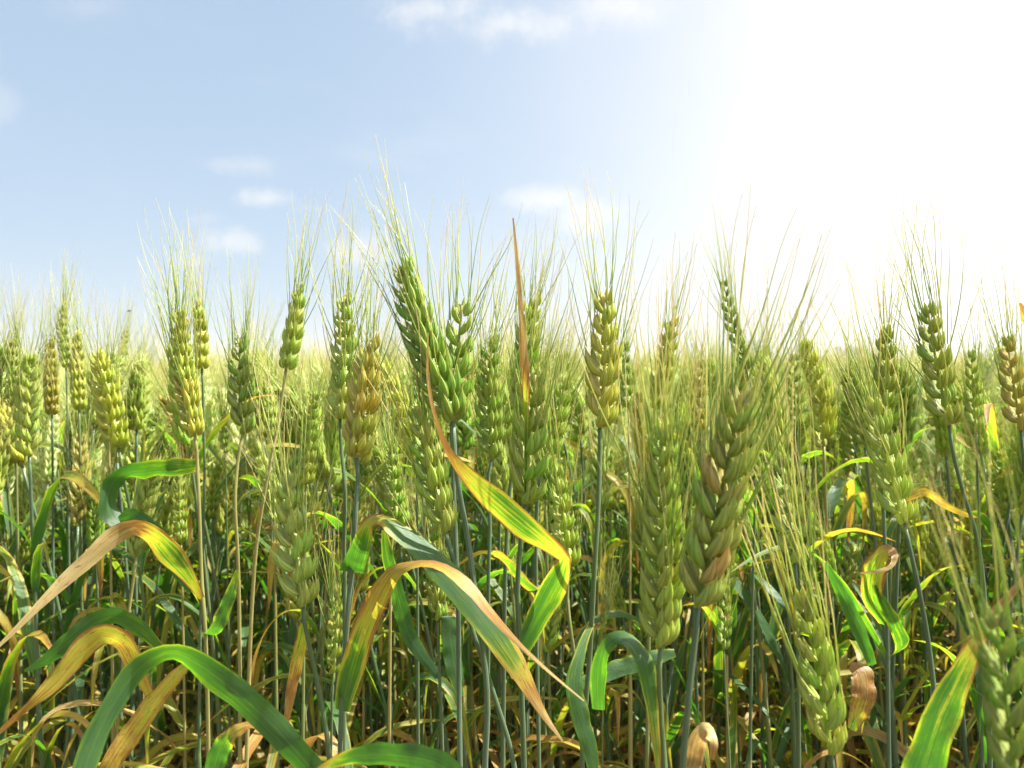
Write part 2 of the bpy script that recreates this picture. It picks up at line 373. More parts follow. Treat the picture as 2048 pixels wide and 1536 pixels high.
def ear_layout(C, face, rs, nsp=19, wid=1.0, spread=1.0):
    """placement of spikelets along the ear curve C (base to tip). face: angle of the two rows about the ear axis.
    yields (matrix, scale)"""
    C = np.asarray(C); T, N, B = frames(C); n = len(C); out = []
    # reference direction: facing the camera side
    for i in range(nsp):
        f = (i+0.3)/nsp*0.885; k = f*(n-1); j = int(k); w = k-j; j2 = min(j+1, n-1)
        p = Vector(C[j]*(1-w)+C[j2]*w); tg = Vector(T[j]*(1-w)+T[j2]*w).normalized()
        side = 1 if i % 2 == 0 else -1
        ref = Vector((0, -1, 0)); ref = (ref - tg*ref.dot(tg)).normalized()
        nrm = Quaternion(tg, face + f*0.25) @ ref * side
        sc = 1.15*(0.80 + 0.32*math.sin(PI*min(1, 0.12+f*1.02))**0.8)*wid*(1-0.27*f)*rs.uniform(.93, 1.07)
        lean = R((18 + rs.uniform(-9, 9))*spread*(1-0.5*f))
        axis = (tg*math.cos(lean) + nrm*math.sin(lean)).normalized()
        roll = R(rs.uniform(-10, 10))
        M = Matrix.Translation(p - nrm*0.0004*wid - tg*0.0012) @ (basis(axis, nrm) @ Matrix.Rotation(roll, 3, 'Z')).to_4x4()
        out.append((M, sc))
    tg = Vector(T[-1]); ref = Vector((0, -1, 0)); ref = (ref-tg*ref.dot(tg)).normalized()
    nrm = Quaternion(tg, face+PI/2) @ ref
    out.append((Matrix.Translation(Vector(C[int(.90*(n-1))])) @ basis(tg, nrm).to_4x4(), 0.78*wid))
    return out

def awn_frame(p, d, ax, rs, flare, base_L=1.0):
    """direction of an awn that leaves along d, near the ear axis ax"""
    d = (d*flare + ax*(1-flare*0.55) + Vector((rs.gauss(0, .15), rs.gauss(0, .15), rs.gauss(0, .08)))).normalized()
    inward = ax - d*ax.dot(d)
    if inward.length < 1e-4: inward = Vector((1, 0, 0)) - d*d.x
    inward = Quaternion(d, rs.gauss(0, 0.7)) @ inward.normalized()
    x = inward; y = d.cross(x)
    return Matrix((x, y, d)).transposed()

# ------------------------------------------------------------------ leaves
def ribbon(mb, C, half, up, dry, rnd, fold=0.12, na=5, mi=0):
    """leaf blade: centre line C, half-width vectors, blade normals 'up'"""
    C, half, up = np.asarray(C), np.asarray(half), np.asarray(up); n = len(C); V, A = [], []
    for i in range(n):
        w = np.linalg.norm(half[i])
        for k in range(na):
            s = -1 + 2*k/(na-1)
            V.append(C[i] + half[i]*s*(1+.03*math.sin(i*.8*30/n+rnd*40+s*2)*abs(s)) + up[i]*w*fold*(abs(s)**1.5) + up[i]*w*(0.10*math.sin(i*.9*30/n+rnd*9)*s + .08*math.sin(i*1.3*30/n+rnd*23)*s*s))
            A.append((i/(n-1), k/(na-1), dry[i], rnd))
    Fc = [(i*na+k, i*na+k+1, (i+1)*na+k+1, (i+1)*na+k) for i in range(n-1) for k in range(na-1)]
    mb.add(V, Fc, A, mi)

def wild_leaf(rs, base, az, L, Wd, rise, droop, twist, dry0, dry1, n=16, na=5, mi=0, mb=None):
    """a blade leaving the stem at base towards az, rising at angle 'rise' and drooping over"""
    mb = mb or MB(); p = np.array(base, float); C = []; ang = rise; a = az; seg = L/(n-1); kink = rs.uniform(.3, .8)
    for i in range(n):
        C.append(p.copy()); f = i/(n-1)
        p = p + seg*np.array([math.cos(a)*math.cos(ang), math.sin(a)*math.cos(ang), math.sin(ang)])
        ang = max(-1.5, ang - droop/(n-1)*(0.35+2.2*math.exp(-((f-kink)/.18)**2) + .5*f)); a += rs.uniform(-.05, .05)
    C = np.array(C); T = np.gradient(C, axis=0); T /= np.linalg.norm(T, axis=1)[:, None]
    half, up, dr = [], [], []
    for i in range(n):
        f = i/(n-1); w = Wd/2*min(1, .55+f*3)*(max(0, 1-f**2.6))**.75 + 0.0002
        h = np.cross(T[i], (0, 0, 1.)); 
        if np.linalg.norm(h) < .05: h = np.array([-math.sin(az), math.cos(az), 0])
        h /= np.linalg.norm(h); uu = np.cross(h, T[i]); th = twist*f**1.3
        hh = h*math.cos(th)+uu*math.sin(th); half.append(hh*w); up.append(np.cross(hh, T[i])); dr.append(dry0+(dry1-dry0)*f**1.2)
    ribbon(mb, C, half, up, dr, rs.random(), fold=rs.uniform(.05, .3), na=na, mi=mi)
    return mb

def pixel_leaf(pts, n=34, na=7, rnd=None):
    """leaf traced through (px, py, depth, apparent width px, depth tilt, dryness); the tilt turns the blade away from the view"""
    P = [at(a[0], a[1], a[2]) for a in pts]; C = catmull(P, n)
    seg = np.concatenate([[0], np.cumsum([(P[i+1]-P[i]).length for i in range(len(P)-1)])]); s = np.linspace(0, seg[-1], n)
    wd = np.interp(s, seg, [a[3]*.86*a[2]/F for a in pts]); tl = np.interp(s, seg, [a[4] for a in pts]); dr = np.interp(s, seg, [a[5] for a in pts])
    T = np.gradient(C, axis=0); T /= np.linalg.norm(T, axis=1)[:, None]; half, up = [], []
    for i in range(n):
        v = C[i]-np.array([0, 0, CAM_H]); v /= np.linalg.norm(v)
        h = np.cross(T[i], v); h /= max(np.linalg.norm(h), 1e-6)
        if half and np.dot(h, half[-1]) < 0: h = -h
        vec = h*wd[i]/2 + v*(wd[i]/2)*tl[i]
        half.append(vec); up.append(np.cross(vec, T[i])/max(np.linalg.norm(vec), 1e-6))
    mb = MB(); ribbon(mb, C, half, up, dr, random.random() if rnd is None else rnd, fold=.10, na=na); return mb, C

# ------------------------------------------------------------------ things
GROUP = 'bearded wheat stalks growing in the field'
def thing(name, label, cat, loc, group=None):
    o = bpy.data.objects.new(name, None); COL.objects.link(o); o.location = loc; o.empty_display_size = 0.02
    o['label'] = label; o['category'] = cat
    if group: o['group'] = group
    return o

STALKS = []     # (root, stem curve in world space, ear tip pixel, short name)
def stem_mb(C, r_top=0.0013, r_bot=0.0022, sheath=(0.35, 0.72), dry_low=0.5, rnd=0.5, sides=8, origin=None):
    """stem from ground (first) to ear (last) with a node and a leaf sheath that thickens it"""
    C = np.asarray(C); 
    if origin is not None: C = C - np.array(origin)
    n = len(C); f = np.linspace(0, 1, n); r = r_bot + (r_top-r_bot)*f
    for a in (sheath[0]-0.28, sheath[0]): r = r + 0.0011*np.exp(-((f-a)/0.012)**2)
    r = r + 0.0005*smoothstep(sheath[0], sheath[0]+.02, f)*(1-smoothstep(sheath[1]-.01, sheath[1]+.01, f))
    dry = dry_low*(1-smoothstep(0.08, 0.35, f)) + 0.4*np.exp(-((f-sheath[0])/0.013)**2) + 0.3*np.exp(-((f-sheath[1])/0.012)**2) + 0.10
    mb = MB(); tube(mb, C, r, sides, dry, rnd); return mb

def hero(label, tip, mid, base, stem, d, color, face=0.6, wid=1.0, detail=True, short='', spread=1.0, dd=0.0, nsp=None, flare=0.80, awn=1.0, dry=0.0):
    rs = random.Random(int(tip[0]*7+tip[1]*13)); H = lambda p, k=0.0: at(p[0], p[1], d+k)
    ear_pts = [H(base), H(mid, dd*.5), H(tip, dd)]
    Ce = catmull(ear_pts, 24); L = np.linalg.norm(np.diff(Ce, axis=0), axis=1).sum(); size = L/0.095*wid
    # the stem: through the given picture points, then on down to the soil
    sp = [H(base)] + [H(p, rs.uniform(-.004, .004)) for p in stem]
    while len(sp) < 3: sp.append(sp[-1] + Vector((rs.uniform(-.006, .006), 0, -.08)))
    q, v = sp[-1], (sp[-1]-sp[-2]).normalized(); v = Vector((v.x*.5, v.y*.5, min(v.z, -.6)))
    if q.z > 0.05:
        k = (q.z+0.01)/-v.z
        sp.append(q + v*k*.5 + Vector((0, rs.uniform(-.004, .004), 0))); sp.append(q + v*k*.98)
    Cs = catmull(sp[::-1], 64); foot = Vector(Cs[0])
    root = thing('wheat_stalk', label, 'wheat stalk', foot, GROUP)
    o = link('stem', stem_mb(Cs, 0.00125*min(size, 1.1), 0.0022, sheath=(0.22+rs.random()*.2, 0.55+rs.random()*.12), origin=foot, rnd=rs.random()).mesh('stem', M_STEM), root)
    org = Vector(Ce[0]); ear_c = Ce - Ce[0]
    mb = MB(); tube(mb, ear_c[:-1], np.linspace(0.0013, 0.0006, len(ear_c)-1)*size, 6, dry, .3)
    nsp = nsp or max(10, int(round(18*min(1.15, L/(0.095*wid))))); lay = ear_layout(ear_c, face, rs, nsp, size*0.98, spread)
    if detail:
        ear = link('ear', mb.mesh('ear', M_EAR), root, color); ear.location = org - foot
        for i, (M, sc) in enumerate(lay):
            me, aw = SPK[rs.randrange(len(SPK))]
            s = link('spikelet', me, ear, tuple(c*rs.uniform(.9, 1.1) for c in color)); s.matrix_basis = M @ Matrix.Scale(sc, 4)
            if short == 'biggest ear' and i in (2, 9): s.color = (.60, .40, .15, 1); s['label'] = 'dead orange brown spikelet'
            f = i/len(lay); ax = Vector(ear_c[-1]-ear_c[-6]).normalized()
            for j, (p, dv) in enumerate(aw):
                if j == 2 and rs.random() < .1: continue
                if f < .14 and rs.random() < .5: continue
                pw = M @ (p*sc); dw = (M.to_3x3() @ dv).normalized()
                A = awn_frame(pw, dw, ax, rs, flare*rs.uniform(.75, 1.25))
                k = (1.12-.12*abs(f-.45))*awn*rs.uniform(.78, 1.12)*(0.85+.25*size)*(.72 if f < .2 else 1)
                a = link('awn', AWNS[rs.randrange(len(AWNS))], ear)
                a.matrix_basis = Matrix.Translation(pw) @ A.to_4x4() @ Matrix.Diagonal((min(1, .5+.5*size)*k, min(1, .5+.5*size)*k, k, 1))
    else:
        am = ear_and_awns(mb, lay, ear_c, rs, flare, awn*(0.85+.25*size), 7, 7, .00030)
        ear = link('ear', mb.mesh('ear', M_EAR), root, color); ear.location = org-foot
        link('awns', am.mesh('awns', M_AWN), ear)
    STALKS.append((root, Cs, tip, short or label, d))
    for _ in range(3 if d >= .5 else 1):
        z = rs.uniform(.12, .42) if d >= .5 else rs.uniform(.15, .34); k = int(np.argmin(abs(Cs[:, 2]-z))); dl = rs.choice((.08, .3, .6, .75, .8))
        lf = wild_leaf(rs, Cs[k]-np.array(foot), rs.random()*6.283, rs.uniform(.11, .2), rs.uniform(.008, .013), rs.uniform(.2, 1.1), rs.uniform(1.6, 3.0), rs.uniform(-1.5, 1.5), dl, min(1, dl+rs.uniform(.1, .5)))
        link('leaf', lf.mesh('leaf', M_LEAF), root)
    return root, Cs

def ear_and_awns(mb, lay, ear_c, rs, flare, awn_k, nl, na, r0, sides=3, nseg=6, mi_e=0, mi_a=0, am=None):
    """adds all spikelets to mb, returns the awns as a second MB"""
    am = am or MB(); ax = Vector(ear_c[-1]-ear_c[int(len(ear_c)*.75)]).normalized()
    for i, (M, sc) in enumerate(lay):
        sm, aw = spikelet(rs, nl, na, 1.0, 0.0, mi_e); mb.merge(sm, M @ Matrix.Scale(sc, 4)); f = i/len(lay)
        for j, (p, dv) in enumerate(aw):
            if j == 2 and rs.random() < .1: continue
            if f < .14 and rs.random() < .5: continue
            pw = M @ (p*sc); dw = (M.to_3x3() @ dv).normalized(); A = awn_frame(pw, dw, ax, rs, flare*rs.uniform(.75, 1.25))
            L = AWN_L*rs.uniform(.78, 1.15)*awn_k*(.72 if f < .2 else 1)
            am.merge(awn_mb(rs.uniform(-.05, .25), .015, r0, L, sides, nseg, rs.random(), rs.random()*6), Matrix.Translation(pw) @ A.to_4x4(), mi_a)
    return am

GREEN = (0.34, 0.49, 0.09); DARK = (0.28, 0.43, 0.085); YEL = (0.64, 0.60, 0.14); PALE = (0.53, 0.64, 0.20); BROWN = (0.60, 0.46, 0.13); LIME = (0.48, 0.60, 0.12); OLIVE = (0.37, 0.44, 0.09)

# (label, tip, middle, base, stem points, distance, colour, extras)
HEROES = [
 ('tallest deep green ear of wheat leaning left, rising highest against the blue sky', (800,510), (842,665), (906,842), [(912,941),(936,1078),(948,1165),(965,1290),(975,1400),(970,1536)], .415, DARK, dict(wid=1.08, face=.75, short='tallest leaning ear', flare=.7, awn=.86)),
 ('plump yellow green ear leaning left just below the tallest one', (832,802), (858,930), (892,1066), [(902,1105),(918,1165),(948,1270),(985,1380),(1030,1540)], .425, LIME, dict(wid=1.22, face=1.0, short='ear below the tallest one')),
 ('upright green ear pressed against the right side of the tallest leaning ear', (925,600), (914,720), (903,846), [(905,900),(908,1000),(916,1200),(918,1380),(920,1536)], .455, GREEN, dict(wid=1.35, face=1.3, short='upright ear by the tallest')),
 ('slim green ear standing between the tallest ear and the upright dead leaf', (985,662), (978,790), (985,918), [(975,960),(980,1040),(977,1150),(975,1400),(968,1540)], .50, GREEN, dict(face=.9, short='slim ear left of the dead leaf')),
 ('green ear half hidden behind the upright brown dead leaf tip', (1068,588), (1052,700), (1042,830), [(1035,900),(1022,960),(1012,1100),(1008,1300)], .56, LIME, dict(wid=1.2, face=.3, short='ear behind the dead leaf')),
 ('fat green ear right below the upright dead leaf, above the twisted yellow leaf', (1072,738), (1058,880), (1050,1008), [(1042,1080),(1035,1180),(1040,1300),(1048,1540)], .445, GREEN, dict(wid=1.38, face=1.1, short='fat ear below the dead leaf')),
 ('yellow green ear curving right, close behind the fat ear below the dead leaf', (1135,742), (1112,840), (1082,940), [(1075,1000),(1072,1150),(1078,1540)], .54, LIME, dict(wid=1.2, face=.8, short='curving ear by the fat one')),
 ('straw coloured ear standing alone and straight in front of the white sky', (1207,578), (1210,720), (1200,855), [(1200,890),(1197,1000),(1188,1150),(1180,1300),(1165,1500)], .44, YEL, dict(wid=1.2, face=.9, short='lone straw coloured ear')),
 ('pale ear tilted right against the white sky, right of the lone straw one', (1345,632), (1330,725), (1310,818), [(1304,900),(1300,1100)], .62, YEL, dict(wid=1.2, face=.4, short='pale tilted ear')),
 ('small dark green ear leaning left, high in the white sky above the biggest ear', (1443,550), (1466,645), (1494,738), [(1502,800),(1510,950),(1505,1200)], .60, DARK, dict(face=.9, wid=.85, short='small dark ear in the white sky', spread=.8, awn=.8)),
 ('biggest nearest ear, olive and straw, leaning right with very long awns', (1488,762), (1446,975), (1395,1213), [(1391,1270),(1385,1320),(1375,1420),(1365,1540)], .315, OLIVE, dict(wid=1.08, face=1.0, short='biggest ear', awn=1.15)),
 ('long upright yellow green ear beside the left of the biggest ear', (1325,818), (1325,1050), (1322,1292), [(1318,1340),(1322,1440),(1330,1540)], .335, LIME, dict(face=.85, wid=.86, short='long ear beside the biggest', awn=1.1)),
 ('blurred pale green ear with white tips, right of the biggest ear', (1562,905), (1575,1010), (1590,1125), [(1594,1200),(1597,1400)], .46, PALE, dict(wid=1.25, face=.6, short='blurred pale ear')),
 ('short immature ear tucked under the foot of the biggest ear', (1452,1168), (1450,1230), (1448,1298), [(1452,1400),(1460,1540)], .40, GREEN, dict(face=.7, short='short ear under the biggest one', awn=.5, nsp=10)),
 ('low ear at the bottom edge with a fringe of long yellow awns', (1602,1178), (1635,1340), (1662,1505), [(1668,1570)], .325, LIME, dict(wid=1.2, face=1.1, short='low ear at the bottom edge', awn=1.25, flare=.45)),
 ('broad dark green ear at the right with a stem bending to the right', (1853,603), (1872,722), (1898,850), [(1905,900),(1925,980),(1950,1060),(1965,1150),(1975,1300),(1980,1540)], .47, OLIVE, dict(wid=1.18, face=.5, short='broad dark ear at the right', awn=1.1)),
 ('olive ear behind and left of the broad dark ear at the right', (1768,650), (1773,745), (1768,850), [(1766,950),(1770,1100),(1775,1300)], .56, OLIVE, dict(wid=1.25, face=.2, short='olive ear')),
 ('grey green drooping ear leaning left over a bluish stem at the right', (1742,800), (1775,920), (1808,1046), [(1816,1080),(1836,1170),(1856,1280),(1870,1400),(1880,1540)], .45, PALE, dict(wid=1.38, face=.25, short='grey green leaning ear', awn=1.1)),
 ('out of focus fat green ear in the bottom right corner', (1990,1215), (2010,1390), (2034,1570), [(2040,1620)], .215, DARK, dict(wid=1.3, face=.8, short='corner ear', awn=.9)),
 ('brownish ear cut by the right edge of the view', (2012,668), (2026,760), (2042,860), [(2050,950),(2058,1100)], .56, BROWN, dict(wid=1.2, face=.5, short='ear at the right edge')),
 ('pale lime ear leaning right on a long slanting bare stem', (598,568), (590,650), (572,738), [(568,770),(550,880),(530,980),(512,1100),(500,1300)], .57, PALE, dict(wid=1.35, face=.4, short='lime ear on slanting stem')),
 ('long pale yellow ear just left behind the browning ear', (688,580), (690,705), (680,838), [(681,880),(690,980),(688,1080),(690,1200),(688,1400)], .47, PALE, dict(wid=1.02, face=.85, short='long pale ear')),
 ('browning straw ear with an orange tip, left of the tallest ear', (742,674), (730,790), (713,915), [(716,950),(712,1020),(705,1120),(695,1230),(688,1330),(682,1450),(680,1540)],   .44, (.64, .53, .15), dict(wid=1.42, face=.5, short='browning ear', dry=.1)),
 ('dark blue green ear standing straight in the left half', (480,668), (480,762), (486,868), [(477,910),(470,1000),(475,1100),(478,1200),(480,1400)], .57, DARK, dict(wid=1.25, face=1.35, short='dark ear in the left half')),
 ('golden yellow ear bowing left, front of the pair at the left', (358,606), (366,735), (390,872), [(393,900),(398,1000),(403,1150),(410,1250),(415,1400)], .52, YEL, dict(face=.9, wid=.92, short='golden ear of the pair')),
 ('shorter yellow green ear, rear of the pair at the left', (392,598), (402,665), (404,738), [(406,800),(409,950),(405,1100),(400,1300)], .64, YEL, dict(wid=1.25, face=.3, short='rear ear of the pair')),
 ('lime ear sticking up alone above the crowd at the far left', (128,598), (126,660), (132,735), [(134,800),(136,1000)], .78, PALE, dict(face=.9, wid=.85, short='lone ear at the far left', detail=False)),
 ('small pale ear with empty husks below the dark ear in the left half', (450,815), (448,860), (450,905), [(452,960),(456,1200)], .74, PALE, dict(face=.9, wid=1.0, short='small pale ear', detail=False, nsp=12)),
 ('bluish green ear full of fine awns, low in the left centre, on a curved stem', (572,945), (585,1070), (606,1212), [(610,1250),(625,1320),(642,1400),(655,1480),(660,1540)], .41, PALE, dict(wid=1.28, face=1.1, short='low bluish ear')),
 ('green ear low behind the plump ear, right of the browning ear', (782,888), (787,960), (790,1040), [(783,1100),(780,1300)], .58, GREEN, dict(wid=1.2, face=.8, short='low ear behind')),
 ('fresh pale ear just right of the fold in the twisted yellow leaf', (1112,932), (1125,1030), (1140,1135), [(1134,1180),(1140,1250),(1150,1320),(1160,1420),(1165,1540)], .455, LIME, dict(wid=1.22, face=.7, short='ear by the twisted leaf')),
 ('small ear in half shade behind the brown arching leaf', (862,1045), (870,1130), (876,1240), [(877,1300),(885,1500)], .50, GREEN, dict(wid=1.1, face=.9, short='shaded ear under the brown leaf', awn=.8)),
 ('slender ear low between the bluish ear and the yellow leaf', (672,1165), (672,1250), (665,1345), [(664,1400),(662,1540)], .50, LIME, dict(wid=0.95, face=1.0, short='slender low ear', awn=.9)),
 ('small ear low at the left behind the tan drooping leaf', (355,942), (358,1010), (362,1085), [(364,1150),(368,1350)], .72, LIME, dict(face=.9, short='small ear behind the tan leaf', detail=False)),
 ('tiny withered ear low beside the straight stem of the straw coloured one', (1212,1195), (1209,1228), (1206,1264), [(1206,1330),(1205,1450)], .66, PALE, dict(face=.9, short='tiny withered ear', detail=False, nsp=9, wid=.8)),
 ('olive ear in the left crowd, between the lone far left ear and the golden pair', (222,700), (220,775), (218,855), [(219,950),(222,1150)], .72, OLIVE, dict(face=.3, short='olive ear in the left crowd', detail=False)),
 ('brownish ear at the left edge in the crowd', (28,668), (26,735), (30,810), [(32,900),(36,1100)], .74, OLIVE, dict(face=.6, short='ear at the left edge', detail=False)),
 ('thin yellow green ear left of the long pale one, half hidden in awns', (630,775), (620,870), (612,968), [(611,1050),(608,1250)], .60, LIME, dict(face=.9, wid=.85, short='thin ear in the awns')),
 ('pale ear with shining husks right of the dark ear in the left half', (537,735), (541,805), (546,880), [(547,960),(550,1150)], .70, PALE, dict(face=.7, short='shining pale ear', detail=False)),
 ('dim green ear close behind the right of the straw coloured one', (1250,678), (1250,745), (1256,815), [(1258,900),(1260,1100)], .68, GREEN, dict(face=.5, short='dim ear behind the straw one', detail=False)),
 ('brownish ear between the pale tilted ear and the biggest one', (1395,716), (1398,785), (1402,860), [(1403,950),(1405,1150)], .70, BROWN, dict(face=.5, short='brownish ear behind', detail=False)),
 ('green ear rising behind the crossing awns right of the biggest ear', (1588,702), (1590,775), (1594,855), [(1596,950),(1598,1150)], .68, GREEN, dict(face=.7, short='ear behind crossing awns', detail=False)),
 ('slim ear behind the right shoulder of the broad dark ear', (1942,695), (1946,775), (1952,860), [(1955,950),(1960,1150)], .66, LIME, dict(face=.6, short='slim ear at the right', detail=False)),
 ('green ear in the shadow behind the lower half of the tallest ear', (842,705), (838,790), (834,880), [(834,1000),(835,1200)], .56, GREEN, dict(face=.9, wid=.9, short='shadowed ear')),
 ('straw ear in the left crowd just right of the lone far left one', (152,655), (155,735), (158,820), [(160,900),(162,1100)], .76, YEL, dict(face=.7, short='straw ear at the far left', detail=False)),
 ('brown tipped ear in the left crowd just left of the lone one', (98,672), (102,750), (104,830), [(105,900),(106,1100)], .80, BROWN, dict(face=.7, short='brown tipped ear', detail=False)),
 ('faint narrow ear standing in the haze of awns left of the golden pair', (252,655), (247,700), (243,745), [(243,800),(243,1000)], 1.15, LIME, dict(face=.9, short='faint narrow ear', detail=False, wid=.9)),
]
for h in HEROES:
    hero(h[0], h[1], h[2], h[3], h[4], h[5], h[6], **h[7])

